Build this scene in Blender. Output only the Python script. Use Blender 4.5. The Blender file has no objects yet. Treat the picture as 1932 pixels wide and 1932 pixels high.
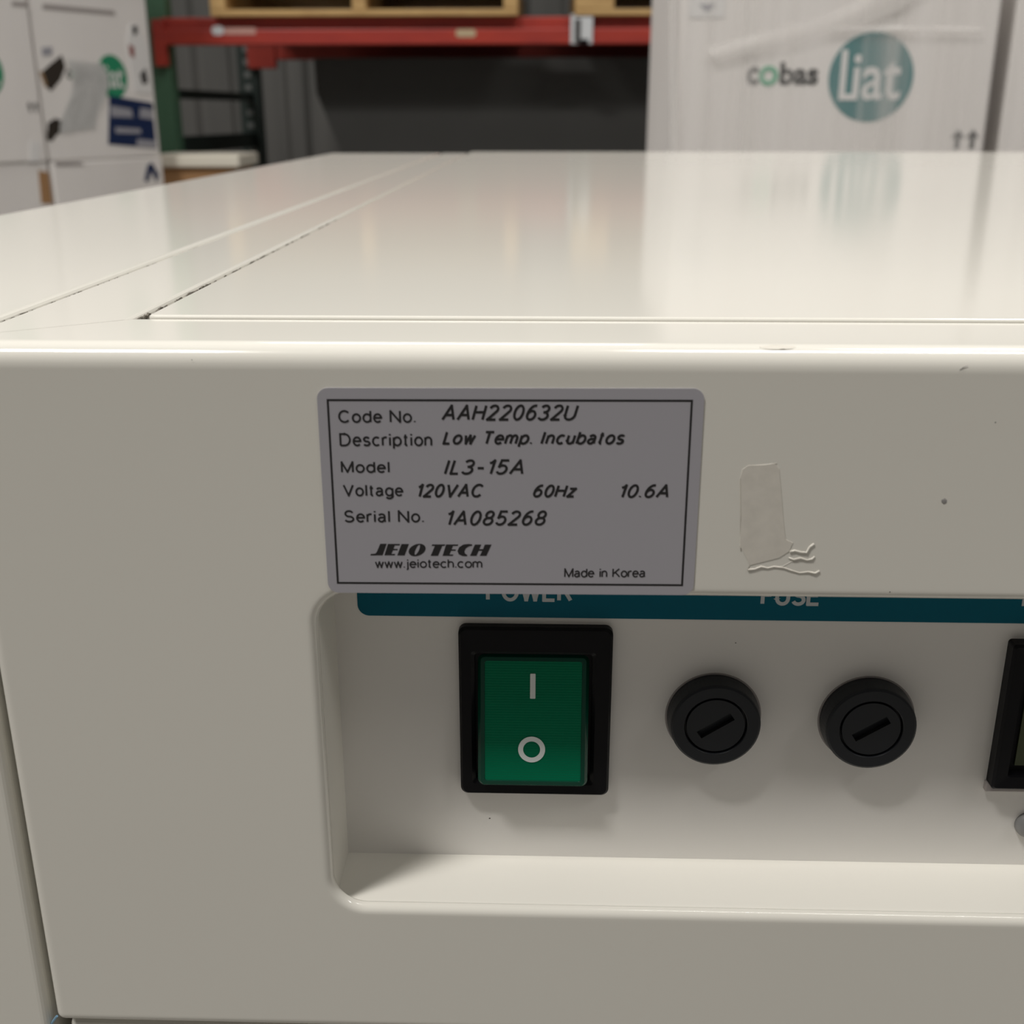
import bpy, bmesh, math, random
from mathutils import Vector, Matrix, noise

random.seed(7)
SC = bpy.context.scene
COL = SC.collection
# ------------------------------------------------------------------ camera
F_PX = 2137.57
CAM = Vector((0.0, -0.155027, 0.0304))
YAW, PIT, ROL = 3.003e-2, 3.38527e-1, -4.77e-4
fwd = Vector((-math.sin(YAW)*math.cos(PIT), math.cos(YAW)*math.cos(PIT), -math.sin(PIT)))
rt0 = Vector((math.cos(YAW), math.sin(YAW), 0))
up0 = rt0.cross(fwd)
rt = rt0*math.cos(ROL) + up0*math.sin(ROL)
up = up0*math.cos(ROL) - rt0*math.sin(ROL)
cd = bpy.data.cameras.new('camera')
cam = bpy.data.objects.new('camera', cd)
COL.objects.link(cam)
cam.matrix_world = Matrix(((rt.x, up.x, -fwd.x, CAM.x), (rt.y, up.y, -fwd.y, CAM.y), (rt.z, up.z, -fwd.z, CAM.z), (0, 0, 0, 1)))
cd.sensor_width = 36
cd.lens = 36*F_PX/1932
cd.clip_start = 0.005
cd.clip_end = 60
cd.dof.use_dof = True
cd.dof.focus_distance = 0.195
cd.dof.aperture_fstop = 29
SC.camera = cam

# ------------------------------------------------------------------ light
w = bpy.data.worlds.new('world')
SC.world = w
w.use_nodes = True
w.node_tree.nodes['Background'].inputs[0].default_value = (1.0, 0.95, 0.88, 1)
w.node_tree.nodes['Background'].inputs[1].default_value = 0.10

def area(name, loc, target, sx, sy, power, color=(1.0, 0.968, 0.925)):
    l = bpy.data.lights.new(name, 'AREA')
    l.shape = 'RECTANGLE'; l.size = sx; l.size_y = sy
    l.energy = power; l.color = color
    o = bpy.data.objects.new(name, l)
    COL.objects.link(o)
    o.location = loc
    d = Vector(target) - Vector(loc)
    o.rotation_euler = d.to_track_quat('-Z', 'Y').to_euler()
    return o

area('ceiling_light_near', (-2.3, -1.62, 5.3), (-2.3, -1.5, 0), 1.2, 0.7, 295)
area('ceiling_light_aisle', (3.8, -1.8, 4.2), (3.4, -1.6, 0), 1.2, 0.7, 40)
area('added_fill_left', (-3.6, 1.3, 4.5), (-3.4, 1.4, 0), 1.2, 0.6, 85)  # added fill, no known lamp; lifts the left side of the wrapped carton
area('added_fill_stack', (1.8, 1.8, 4.3), (1.6, 2.0, 0), 1.2, 0.6, 48)  # added fill that brightens the face of the left carton stack
area('ceiling_light_far', (-0.6, 5.6, 4.8), (-0.6, 5.0, 0), 2.4, 0.3, 90)
area('added_fill_carton', (0.9, 0.05, 3.4), (0.9, 0.5, 0), 1.2, 0.4, 46)  # invented lamp that brightens the front of the wrapped carton

SC.view_settings.view_transform = 'Standard'
SC.view_settings.look = 'None'
SC.view_settings.gamma = 1
SC.view_settings.use_curve_mapping = False
SC.view_settings.exposure = 0.0

# ------------------------------------------------------------------ helpers
def P(px, py, Y):                     # the point of the plane y = Y seen at a photo pixel
    d = fwd + rt*((px - 966)/F_PX) - up*((py - 966)/F_PX)
    return CAM + d*((Y - CAM.y)/d.y)

def mat(name, color, rough=0.5, metal=0.0, spec=0.5, coat=0.0, bump=None, vary=None):
    m = bpy.data.materials.new(name)
    m.use_nodes = True
    nt = m.node_tree
    b = nt.nodes['Principled BSDF']
    b.inputs['Base Color'].default_value = (*color, 1)
    b.inputs['Roughness'].default_value = rough
    b.inputs['Metallic'].default_value = metal
    b.inputs['Specular IOR Level'].default_value = spec
    b.inputs['Coat Weight'].default_value = coat
    tc = nt.nodes.new('ShaderNodeTexCoord')
    if vary:                          # (scale, other colour, amount, stretch)
        sc, c2, amt, st = vary
        mp = nt.nodes.new('ShaderNodeMapping'); mp.inputs['Scale'].default_value = st
        n = nt.nodes.new('ShaderNodeTexNoise'); n.inputs['Scale'].default_value = sc; n.inputs['Detail'].default_value = 4
        r = nt.nodes.new('ShaderNodeMapRange'); r.inputs['From Min'].default_value = 0.35; r.inputs['From Max'].default_value = 0.7
        r.inputs['To Max'].default_value = amt
        mx = nt.nodes.new('ShaderNodeMix'); mx.data_type = 'RGBA'
        mx.inputs['A'].default_value = (*color, 1); mx.inputs['B'].default_value = (*c2, 1)
        nt.links.new(tc.outputs['Object'], mp.inputs['Vector']); nt.links.new(mp.outputs['Vector'], n.inputs['Vector'])
        nt.links.new(n.outputs['Fac'], r.inputs['Value']); nt.links.new(r.outputs['Result'], mx.inputs['Factor'])
        nt.links.new(mx.outputs['Result'], b.inputs['Base Color'])
    if bump:                          # (scale, strength, distance)
        n = nt.nodes.new('ShaderNodeTexNoise'); n.inputs['Scale'].default_value = bump[0]; n.inputs['Detail'].default_value = 2
        bp = nt.nodes.new('ShaderNodeBump'); bp.inputs['Strength'].default_value = bump[1]; bp.inputs['Distance'].default_value = bump[2]
        nt.links.new(tc.outputs['Object'], n.inputs['Vector']); nt.links.new(n.outputs['Fac'], bp.inputs['Height'])
        nt.links.new(bp.outputs['Normal'], b.inputs['Normal'])
    return m

M = {}
M['paint'] = mat('cream_paint', (0.77, 0.75, 0.685), 0.11, spec=0.62)
M['paint_in'] = mat('cream_paint_recess', (0.82, 0.80, 0.735), 0.3, spec=0.3)
M['plate'] = mat('control_plate_film', (0.82, 0.80, 0.77), 0.3, spec=0.6)
M['groove'] = mat('groove_paint', (0.38, 0.355, 0.30), 0.7, vary=(60, (0.12, 0.07, 0.055), 0.9, (1, 1, 1)))
M['dirt'] = mat('dirt', (0.05, 0.047, 0.04), 0.9)
M['jointdirt'] = mat('joint_dirt', (0.17, 0.155, 0.125), 0.9, vary=(300, (0.07, 0.06, 0.05), 0.8, (1, 1, 1)))
M['smudge'] = mat('smudge', (0.30, 0.29, 0.28), 0.8)
M['chip'] = mat('chipped_paint', (0.66, 0.63, 0.56), 0.5)
M['residue'] = mat('dried_glue', (0.735, 0.70, 0.63), 0.25, vary=(500, (0.62, 0.59, 0.53), 0.5, (1, 1, 1)))
M['label'] = mat('silver_label', (0.405, 0.395, 0.43), 0.25, spec=0.4)
M['ink'] = mat('black_ink', (0.012, 0.011, 0.012), 0.4)
M['teal'] = mat('teal_print', (0.001, 0.115, 0.175), 0.4, spec=0.12)
M['print'] = mat('grey_white_print', (0.55, 0.58, 0.60), 0.4)
M['mark'] = mat('white_print', (0.90, 0.95, 0.94), 0.4)
M['black'] = mat('black_plastic', (0.006, 0.006, 0.0075), 0.38, spec=0.12, bump=(1500, 0.05, 0.0001))
M['fuse'] = mat('fuse_plastic', (0.014, 0.016, 0.020), 0.42, spec=0.3, bump=(1200, 0.05, 0.0001))
M['slot'] = mat('slot_shadow_plastic', (0.006, 0.006, 0.007), 0.6)
M['glass'] = mat('display_window', (0.010, 0.014, 0.010), 0.08)
M['lcd'] = mat('lcd_olive', (0.04, 0.055, 0.012), 0.3)
M['greycap'] = mat('grey_cap', (0.24, 0.24, 0.24), 0.3)
M['greylip'] = mat('grey_flange', (0.36, 0.33, 0.32), 0.4)
M['gapshade'] = mat('gap_shade', (0.06, 0.055, 0.05), 0.6)
M['bluefilm'] = mat('blue_film', (0.22, 0.42, 0.60), 0.3)
# switch rocker: tinted plastic with fine moulded ribs
def rocker_mat():
    m = mat('green_rocker', (0.0, 0.18, 0.085), 0.2, spec=0.12)
    nt = m.node_tree; b = nt.nodes['Principled BSDF']
    tc = nt.nodes.new('ShaderNodeTexCoord')
    wv = nt.nodes.new('ShaderNodeTexWave'); wv.bands_direction = 'Z'; wv.inputs['Scale'].default_value = 700
    bp = nt.nodes.new('ShaderNodeBump'); bp.inputs['Strength'].default_value = 0.12; bp.inputs['Distance'].default_value = 0.0002
    nt.links.new(tc.outputs['Object'], wv.inputs['Vector']); nt.links.new(wv.outputs['Fac'], bp.inputs['Height'])
    nt.links.new(bp.outputs['Normal'], b.inputs['Normal'])
    return m
M['green'] = rocker_mat()
M['greenedge'] = mat('green_rocker_rim', (0.0, 0.055, 0.032), 0.15, spec=0.35)
# warehouse
M['concrete'] = mat('concrete', (0.30, 0.29, 0.27), 0.6, vary=(3, (0.22, 0.21, 0.2), 0.8, (1, 1, 1)))
M['wall'] = mat('grey_wall', (0.125, 0.122, 0.115), 0.6, vary=(2.5, (0.075, 0.075, 0.07), 0.8, (3, 1, 0.25)))
M['red'] = mat('red_beam_paint', (0.40, 0.042, 0.026), 0.4, vary=(6, (0.28, 0.03, 0.026), 0.7, (1, 1, 4)))
M['greensteel'] = mat('green_upright_paint', (0.065, 0.15, 0.09), 0.45)
M['shadedsteel'] = mat('shaded_green_upright_paint', (0.012, 0.024, 0.020), 0.5)  # upright green darkened to stand for shade at the rear of the rack
M['hole'] = mat('pale_hole', (0.16, 0.17, 0.165), 0.6)
M['wood'] = mat('pallet_wood', (0.55, 0.36, 0.15), 0.7, vary=(12, (0.40, 0.24, 0.09), 0.8, (1, 1, 8)))
M['darkload'] = mat('black_wrap', (0.034, 0.034, 0.032), 0.45, vary=(3, (0.04, 0.04, 0.038), 0.8, (1, 1, 1)))
M['carton'] = mat('white_carton', (0.84, 0.81, 0.785), 0.55, vary=(5, (0.76, 0.73, 0.71), 0.7, (1, 1, 0.3)))
M['kraft'] = mat('kraft_carton', (0.36, 0.20, 0.09), 0.75)
M['cream'] = mat('white_foam', (0.74, 0.70, 0.60), 0.6)
M['logo_teal'] = mat('teal_logo_ink', (0.035, 0.20, 0.21), 0.5)
M['logo_green'] = mat('green_logo_ink', (0.02, 0.26, 0.13), 0.5)
M['dark_text'] = mat('dark_grey_ink', (0.06, 0.06, 0.06), 0.5)
M['green_o'] = mat('pale_green_ink', (0.16, 0.46, 0.30), 0.5)
M['navy'] = mat('navy_label', (0.012, 0.026, 0.085), 0.35)
M['paper'] = mat('white_paper', (0.78, 0.77, 0.76), 0.5)
M['greytext'] = mat('pale_grey_ink', (0.34, 0.34, 0.38), 0.5)
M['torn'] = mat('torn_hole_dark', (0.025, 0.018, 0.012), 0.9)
M['tornbrown'] = mat('torn_board_brown', (0.30, 0.19, 0.10), 0.9)
M['redmark'] = mat('dull_red_ink', (0.30, 0.10, 0.09), 0.5)
M['beige'] = mat('beige_sticker', (0.48, 0.38, 0.24), 0.5)
M['pink'] = mat('pinkish_sticker', (0.50, 0.28, 0.24), 0.5)
M['sheet'] = mat('loose_film_sheet', (0.86, 0.86, 0.85), 0.35)
M['clear'] = mat('white_plastic', (0.62, 0.64, 0.66), 0.25)

def film_mat():                        # stretch film: mostly clear, milky where it bunches into vertical pleats
    m = bpy.data.materials.new('stretch_film')
    m.use_nodes = True
    nt = m.node_tree
    b = nt.nodes['Principled BSDF']
    b.inputs['Base Color'].default_value = (0.90, 0.875, 0.85, 1)
    b.inputs['Roughness'].default_value = 0.22
    out = nt.nodes['Material Output']
    tr = nt.nodes.new('ShaderNodeBsdfTransparent')
    mx = nt.nodes.new('ShaderNodeMixShader')
    tc = nt.nodes.new('ShaderNodeTexCoord')
    mp = nt.nodes.new('ShaderNodeMapping'); mp.inputs['Scale'].default_value = (20, 20, 0.7)
    n = nt.nodes.new('ShaderNodeTexNoise'); n.inputs['Scale'].default_value = 1.0; n.inputs['Detail'].default_value = 5
    r = nt.nodes.new('ShaderNodeMapRange')
    r.inputs['From Min'].default_value = 0.40; r.inputs['From Max'].default_value = 0.72
    r.inputs['To Min'].default_value = 0.05; r.inputs['To Max'].default_value = 0.46
    nt.links.new(tc.outputs['Object'], mp.inputs['Vector']); nt.links.new(mp.outputs['Vector'], n.inputs['Vector'])
    nt.links.new(n.outputs['Fac'], r.inputs['Value']); nt.links.new(r.outputs['Result'], mx.inputs['Fac'])
    nt.links.new(tr.outputs['BSDF'], mx.inputs[1]); nt.links.new(b.outputs['BSDF'], mx.inputs[2])
    nt.links.new(mx.outputs['Shader'], out.inputs['Surface'])
    return m
M['film'] = film_mat()

OFF = {}                               # thing -> where its Empty stands; part meshes are given in the same frame as the Empty
def thing(name, label, cat, loc=(0, 0, 0), rotz=0.0, group=None, world=False):
    o = bpy.data.objects.new(name, None)
    COL.objects.link(o)
    o.location = loc; o.rotation_euler = (0, 0, rotz)
    o.empty_display_size = 0.05
    tag(o, label, cat, group)
    if world: OFF[o.name] = Vector(loc)   # parts come in world coordinates
    return o

def tag(o, label, cat, group=None):
    o['label'] = label; o['category'] = cat
    if group: o['group'] = group

def root_of(o):
    while o.parent: o = o.parent
    return o

def obj(name, bm, m, parent=None, label=None, smooth=False):
    me = bpy.data.meshes.new(name)
    if parent is not None:
        off = OFF.get(root_of(parent).name)
        if off: bmesh.ops.translate(bm, verts=bm.verts, vec=-off)
    bm.normal_update()
    for f in bm.faces: f.smooth = smooth
    bm.to_mesh(me); bm.free()
    for mm in (m if isinstance(m, (list, tuple)) else [m]): me.materials.append(mm)
    o = bpy.data.objects.new(name, me)
    COL.objects.link(o)
    if parent is not None: o.parent = parent
    if label: o['label'] = label
    return o

def struct(name, bm, m):
    o = obj(name, bm, m); o['kind'] = 'structure'
    return o

def bx(bm, x0, x1, y0, y1, z0, z1, bevel=0.0, seg=2, mi=0):
    r = bmesh.ops.create_cube(bm, size=1.0)
    vs = r['verts']
    for v in vs:
        v.co = Vector((x0 if v.co.x < 0 else x1, y0 if v.co.y < 0 else y1, z0 if v.co.z < 0 else z1))
    fs = {f for v in vs for f in v.link_faces}
    for f in fs: f.material_index = mi
    if bevel > 0:
        es = list({e for v in vs for e in v.link_edges})
        bmesh.ops.bevel(bm, geom=es, offset=bevel, segments=seg, profile=0.5, affect='EDGES')
    return bm

def box(*a, **k): return bx(bmesh.new(), *a, **k)

def rrect(x0, x1, z0, z1, r, n=10):
    pts = []
    for cx, cz, a0 in ((x1-r, z1-r, 0), (x0+r, z1-r, 90), (x0+r, z0+r, 180), (x1-r, z0+r, 270)):
        for i in range(n+1):
            a = math.radians(a0 + 90*i/n)
            pts.append((cx + r*math.cos(a), cz + r*math.sin(a)))
    return pts

def circle(cx, cz, r, n=48):
    return [(cx + r*math.cos(2*math.pi*i/n), cz + r*math.sin(2*math.pi*i/n)) for i in range(n)]

def bridge(bm, a, b):
    n = len(a)
    for i in range(n):
        bm.faces.new((a[i], a[(i+1) % n], b[(i+1) % n], b[i]))

def plate(bm, pts, y0, y1, ch=0.0, mi=0):
    """a plate with outline pts (x, z), front at y0, back at y1"""
    n = len(pts)
    cx = sum(p[0] for p in pts)/n; cz = sum(p[1] for p in pts)/n
    if ch > 0:
        def shr(p):
            v = Vector((p[0]-cx, p[1]-cz)); l = v.length
            v *= (l-ch)/l
            return (cx+v.x, cz+v.y)
        front = [bm.verts.new((*shr(p)[:1], y0, shr(p)[1])) for p in pts]
        mid = [bm.verts.new((p[0], y0+ch, p[1])) for p in pts]
    else:
        front = [bm.verts.new((p[0], y0, p[1])) for p in pts]
        mid = None
    back = [bm.verts.new((p[0], y1, p[1])) for p in pts]
    s = set(bm.faces)
    bm.faces.new(front)
    if mid:
        bridge(bm, front, mid); bridge(bm, mid, back)
    else:
        bridge(bm, front, back)
    bm.faces.new(list(reversed(back)))
    new = [f for f in bm.faces if f not in s]
    for f in new: f.material_index = mi
    bmesh.ops.recalc_face_normals(bm, faces=new)
    return bm

def ring(bm, outer, inner, y0, y1):
    o0 = [bm.verts.new((p[0], y0, p[1])) for p in outer]; i0 = [bm.verts.new((p[0], y0, p[1])) for p in inner]
    o1 = [bm.verts.new((p[0], y1, p[1])) for p in outer]; i1 = [bm.verts.new((p[0], y1, p[1])) for p in inner]
    s = set(bm.faces)
    bridge(bm, o0, i0); bridge(bm, i0, i1); bridge(bm, o1, o0); bridge(bm, i1, o1)
    bmesh.ops.recalc_face_normals(bm, faces=[f for f in bm.faces if f not in s])
    return bm

def lathe_y(bm, cx, cz, prof, n=64):
    """revolve (radius, y) about an axis along y"""
    loops = []
    s = set(bm.faces)
    for r, y in prof:
        if r <= 1e-9: loops.append([bm.verts.new((cx, y, cz))]); continue
        loops.append([bm.verts.new((cx + r*math.cos(2*math.pi*i/n), y, cz + r*math.sin(2*math.pi*i/n))) for i in range(n)])
    for a, b in zip(loops[:-1], loops[1:]):
        if len(a) == 1 or len(b) == 1:
            c, l = (a[0], b) if len(a) == 1 else (b[0], a)
            for i in range(n): bm.faces.new((c, l[i], l[(i+1) % n]))
        else: bridge(bm, a, b)
    bmesh.ops.recalc_face_normals(bm, faces=[f for f in bm.faces if f not in s])
    return bm

def tube(bm, pts, r, n=6):
    loops = []
    for i, p in enumerate(pts):
        p = Vector(p)
        t = (Vector(pts[min(i+1, len(pts)-1)]) - Vector(pts[max(i-1, 0)])).normalized()
        a = t.cross(Vector((0, 1, 0)))
        if a.length < 1e-6: a = t.cross(Vector((1, 0, 0)))
        a.normalize(); b = t.cross(a)
        rr = r[i] if isinstance(r, (list, tuple)) else r
        loops.append([bm.verts.new(p + (a*math.cos(2*math.pi*k/n) + b*math.sin(2*math.pi*k/n))*rr) for k in range(n)])
    for a, b in zip(loops[:-1], loops[1:]): bridge(bm, a, b)
    bm.faces.new(loops[0]); bm.faces.new(list(reversed(loops[-1])))
    bmesh.ops.recalc_face_normals(bm, faces=bm.faces)
    return bm

def poly_fill(bm, pts, y0, y1):
    """possibly concave outline -> thin solid"""
    vs = [bm.verts.new((p[0], y0, p[1])) for p in pts]
    es = [bm.edges.new((vs[i], vs[(i+1) % len(vs)])) for i in range(len(vs))]
    r = bmesh.ops.triangle_fill(bm, edges=es, use_beauty=True)
    fs = [g for g in r['geom'] if isinstance(g, bmesh.types.BMFace)]
    bs = [bm.verts.new((p[0], y1, p[1])) for p in pts]
    s = [bm.faces.new((vs[i], vs[(i+1) % len(vs)], bs[(i+1) % len(bs)], bs[i])) for i in range(len(vs))]
    for f in fs:
        if f.normal.y > 0: f.normal_flip()
    bmesh.ops.recalc_face_normals(bm, faces=fs+s)
    return bm

# plain sans lettering drawn as pen strokes: cap height 1, x height .73
def A_(cx, cy, rx, ry, a0, a1, n=14): return [(cx + rx*math.cos(math.radians(a0+(a1-a0)*i/n)), cy + ry*math.sin(math.radians(a0+(a1-a0)*i/n))) for i in range(n+1)]
XH = .71
GLY = {
 'C': (.70, [A_(.37, .5, .36, .5, 42, 318, 24)]), 'o': (.50, [A_(.26, XH/2, .25, XH/2, 0, 360, 28)]),
 'd': (.50, [A_(.26, XH/2, .25, XH/2, 0, 360, 28), [(.5, 1), (.5, 0)]]), 'b': (.50, [A_(.26, XH/2, .25, XH/2, 0, 360, 28), [(.01, 1), (.01, 0)]]),
 'e': (.50, [[(.02, XH*.53), (.5, XH*.53)] + A_(.26, XH/2, .245, XH/2, 4, 318, 24)]),
 'N': (.66, [[(0, 0), (0, 1), (.64, 0), (.64, 1)]]), '.': (.06, [[(.03, 0), (.03, .09)]]),
 'D': (.68, [[(0, 0), (0, 1), (.28, 1)] + A_(.28, .5, .38, .5, 90, -90, 18) + [(0, 0)]]),
 's': (.42, [A_(.21, XH*.75, .185, XH*.25, 25, 260, 14) + A_(.21, XH*.25, .205, XH*.25, 85, -155, 14)]),
 'c': (.47, [A_(.26, XH/2, .25, XH/2, 48, 312, 22)]), 'r': (.26, [[(0, 0), (0, XH)], A_(.2, XH*.62, .2, XH*.38, 180, 62, 8)]),
 'i': (.06, [[(.03, 0), (.03, XH)], [(.03, .88), (.03, 1)]]), 'l': (.06, [[(.03, 0), (.03, 1)]]), 'I': (.11, [[(.05, 0), (.05, 1)]]),
 'j': (.14, [[(.12, XH), (.12, -.14)] + A_(.03, -.14, .09, .12, 0, -100, 6), [(.12, .88), (.12, 1)]]),
 'p': (.50, [A_(.26, XH/2, .25, XH/2, 0, 360, 28), [(.01, XH), (.01, -.27)]]),
 'g': (.50, [A_(.26, XH/2, .25, XH/2, 0, 360, 28), [(.5, XH), (.5, -.05)] + A_(.26, -.05, .24, .22, 0, -155, 12)]),
 't': (.27, [[(.11, .95), (.11, .13)] + A_(.22, .13, .11, .13, 180, 280, 6), [(0, XH), (.25, XH)]]),
 'n': (.44, [[(0, 0), (0, XH)], A_(.21, XH*.62, .21, XH*.38, 175, 0, 10) + [(.42, 0)]]), 'h': (.44, [[(0, 0), (0, 1)], A_(.21, XH*.62, .21, XH*.38, 175, 0, 10) + [(.42, 0)]]),
 'm': (.74, [[(0, 0), (0, XH)], A_(.18, XH*.64, .18, XH*.36, 175, 0, 10) + [(.36, 0)], A_(.54, XH*.64, .18, XH*.36, 175, 0, 10) + [(.72, 0)]]),
 'u': (.44, [[(0, XH), (0, XH*.38)] + A_(.21, XH*.38, .21, XH*.38, 180, 355, 10), [(.42, XH), (.42, 0)]]),
 'M': (.76, [[(0, 0), (0, 1), (.37, .02), (.74, 1), (.74, 0)]]), 'V': (.68, [[(0, 1), (.34, 0), (.68, 1)]]),
 'a': (.47, [A_(.22, XH*.72, .2, XH*.28, 155, 0, 10) + [(.42, .12), (.47, 0)], [(.42, XH*.58)] + A_(.21, XH*.28, .2, XH*.28, 80, 290, 12) + [(.42, XH*.30)]]),
 'S': (.60, [A_(.30, .745, .255, .255, 22, 262, 16) + A_(.30, .245, .285, .245, 84, -160, 16)]),
 'w': (.64, [[(0, XH), (.16, 0), (.32, XH), (.48, 0), (.64, XH)]]), 'K': (.62, [[(0, 0), (0, 1)], [(.58, 1), (.02, .38)], [(.2, .58), (.62, 0)]]),
 'A': (.68, [[(0, 0), (.34, 1), (.68, 0)], [(.12, .33), (.56, .33)]]), 'H': (.62, [[(0, 0), (0, 1)], [(.6, 0), (.6, 1)], [(0, .53), (.6, .53)]]),
 '2': (.54, [A_(.27, .74, .24, .26, 165, -30, 14) + [(.40, .50), (.02, 0), (.53, 0)]]), '0': (.54, [A_(.27, .5, .255, .5, 0, 360, 30)]),
 '6': (.54, [A_(.27, .31, .24, .31, 0, 360, 26), A_(.40, .34, .37, .66, 180, 78, 14)]), '8': (.54, [A_(.27, .75, .21, .25, 0, 360, 24), A_(.27, .26, .25, .26, 0, 360, 26)]),
 '3': (.52, [A_(.24, .76, .23, .24, 155, -88, 14) + A_(.23, .26, .27, .26, 88, -158, 16)]), '5': (.52, [[(.49, 1), (.09, 1), (.05, .52)] + A_(.24, .31, .26, .31, 125, -155, 18)]),
 '1': (.28, [[(0, .80), (.12, .84), (.24, 1), (.24, 0)]]), 'U': (.62, [[(0, 1), (0, .32)] + A_(.3, .32, .3, .32, 180, 360, 16) + [(.6, 1)]]),
 'L': (.38, [[(0, 1), (0, 0), (.40, 0)]]), 'T': (.58, [[(0, 1), (.58, 1)], [(.29, 1), (.29, 0)]]), '-': (.34, [[(0, .42), (.34, .42)]]),
 'z': (.44, [[(0, XH), (.42, XH), (0, 0), (.44, 0)]]), 'P': (.58, [[(0, 0), (0, 1), (.34, 1)] + A_(.34, .74, .24, .26, 90, -90, 12) + [(0, .48)]]),
 'O': (.76, [A_(.38, .5, .37, .5, 0, 360, 32)]), 'W': (.96, [[(0, 1), (.24, 0), (.48, 1), (.72, 0), (.96, 1)]]), 'E': (.56, [[(.54, 1), (0, 1), (0, 0), (.56, 0)], [(0, .52), (.5, .52)]]),
 'R': (.64, [[(0, 0), (0, 1), (.36, 1)] + A_(.36, .75, .23, .25, 90, -90, 12) + [(0, .5)], [(.34, .5), (.62, 0)]]), 'F': (.54, [[(.54, 1), (0, 1), (0, 0)], [(0, .52), (.46, .52)]]),
}
def pen(bm, path, wd, y):
    pts = [Vector((p[0], p[1])) for p in path]
    closed = (pts[0]-pts[-1]).length < 1e-9
    if closed: pts = pts[:-1]
    n = len(pts)
    L = []; R_ = []
    for i, p in enumerate(pts):
        a = pts[(i-1) % n] if (closed or i > 0) else None
        b = pts[(i+1) % n] if (closed or i < n-1) else None
        d0 = (p-a).normalized() if a is not None else None
        d1 = (b-p).normalized() if b is not None else None
        if d0 is None: d0 = d1
        if d1 is None: d1 = d0
        n0 = Vector((-d0.y, d0.x)); n1 = Vector((-d1.y, d1.x))
        m_ = n0+n1
        if m_.length < 1e-6: m_ = n0
        m_.normalize()
        k = min(1/max(m_.dot(n0), .35), 1.9)
        L.append(p + m_*wd/2*k); R_.append(p - m_*wd/2*k)
    lv = [bm.verts.new((p.x, y, p.y)) for p in L]; rv = [bm.verts.new((p.x, y, p.y)) for p in R_]
    for i in range(n if closed else n-1):
        f = bm.faces.new((lv[i], rv[i], rv[(i+1) % n], lv[(i+1) % n]))
        f.normal_update()
        if f.normal.y > 0: f.normal_flip()
_lift = [0]
def strokes(bm, body, x0, x1, z0, z1, y, wd, shear=0.0, track=.17, tilt=0.0):
    paths = []; cx = 0.0
    for ch in body:
        if ch == ' ': cx += .42; continue
        gw, ps = GLY[ch]
        for p in ps: paths.append([(cx + u + shear*v, v) for u, v in p])
        cx += gw + track
    us = [u for p in paths for u, v in p]; vs = [v for p in paths for u, v in p]
    ua, ub, va, vb = min(us), max(us), min(vs), max(vs)
    h = wd/2
    for p in paths:
        q = [Vector((x0+h + (u-ua)/(ub-ua)*(x1-x0-wd), z0+h + (v-va)/max(vb-va, 1e-6)*(z1-z0-wd) + tilt*(u-ua)/(ub-ua)*(x1-x0))) for u, v in p]
        _lift[0] = (_lift[0] + 1) % 7
        yk = y - _lift[0]*1.5e-6
        run = [q[0]]
        for a_, b_, c_ in zip(q[:-2], q[1:-1], q[2:]):     # a pen lifts at sharp corners
            run.append(b_)
            if (b_-a_).angle(c_-b_, 0) > .7:
                run[-1] = b_ + (b_-a_).normalized()*h*.75
                pen(bm, run, wd, yk)
                _lift[0] = (_lift[0] + 1) % 7
                yk = y - _lift[0]*1.5e-6
                run = [b_ - (c_-b_).normalized()*h*.75]
        run.append(q[-1])
        pen(bm, run, wd, yk)
def strokes_px(bm, body, x0, y0, x1, y1, Y, wd, **k):
    a = P(x0, y1, Y); b = P(x1, y0, Y); a2 = P(x0, y0, Y); b2 = P(x1, y1, Y)
    strokes(bm, body, (a.x+a2.x)/2, (b.x+b2.x)/2, a.z, a2.z, Y, wd, tilt=(b2.z-a.z)/(b.x-a.x), **k)

_txt = {}
def text_mesh(body, bold=0.0, shear=0.0, spacing=1.0):
    key = (body, bold, shear, spacing)
    if key not in _txt:
        c = bpy.data.curves.new('lettering_outline', 'FONT')
        c.body = body; c.size = 1; c.shear = shear; c.offset = bold; c.space_character = spacing
        c.resolution_u = 6
        o = bpy.data.objects.new('lettering_outline', c)
        COL.objects.link(o)
        bpy.context.view_layer.update()
        me = bpy.data.meshes.new_from_object(o.evaluated_get(bpy.context.evaluated_depsgraph_get()))
        COL.objects.unlink(o); bpy.data.objects.remove(o); bpy.data.curves.remove(c)
        co = [v.co.copy() for v in me.vertices]
        fa = [list(p.vertices) for p in me.polygons]
        bpy.data.meshes.remove(me)
        x0 = min(v.x for v in co); x1 = max(v.x for v in co); y0 = min(v.y for v in co); y1 = max(v.y for v in co)
        _txt[key] = ([((v.x-x0)/(x1-x0), (v.y-y0)/(y1-y0)) for v in co], fa)
    return _txt[key]

def letter(bm, body, x0, x1, z0, z1, y, bold=0.0, shear=0.0, spacing=1.0, tilt=0.0):
    """lettering whose ink fills x0..x1, z0..z1 in the plane y (facing -y)"""
    co, fa = text_mesh(body, bold, shear, spacing)
    vs = [bm.verts.new((x0 + u*(x1-x0), y, z0 + v*(z1-z0) + tilt*u*(x1-x0))) for u, v in co]
    for f in fa:
        try:
            nf = bm.faces.new([vs[i] for i in f])
            nf.normal_update()
            if nf.normal.y > 0: nf.normal_flip()
        except ValueError: pass
    return bm

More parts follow.
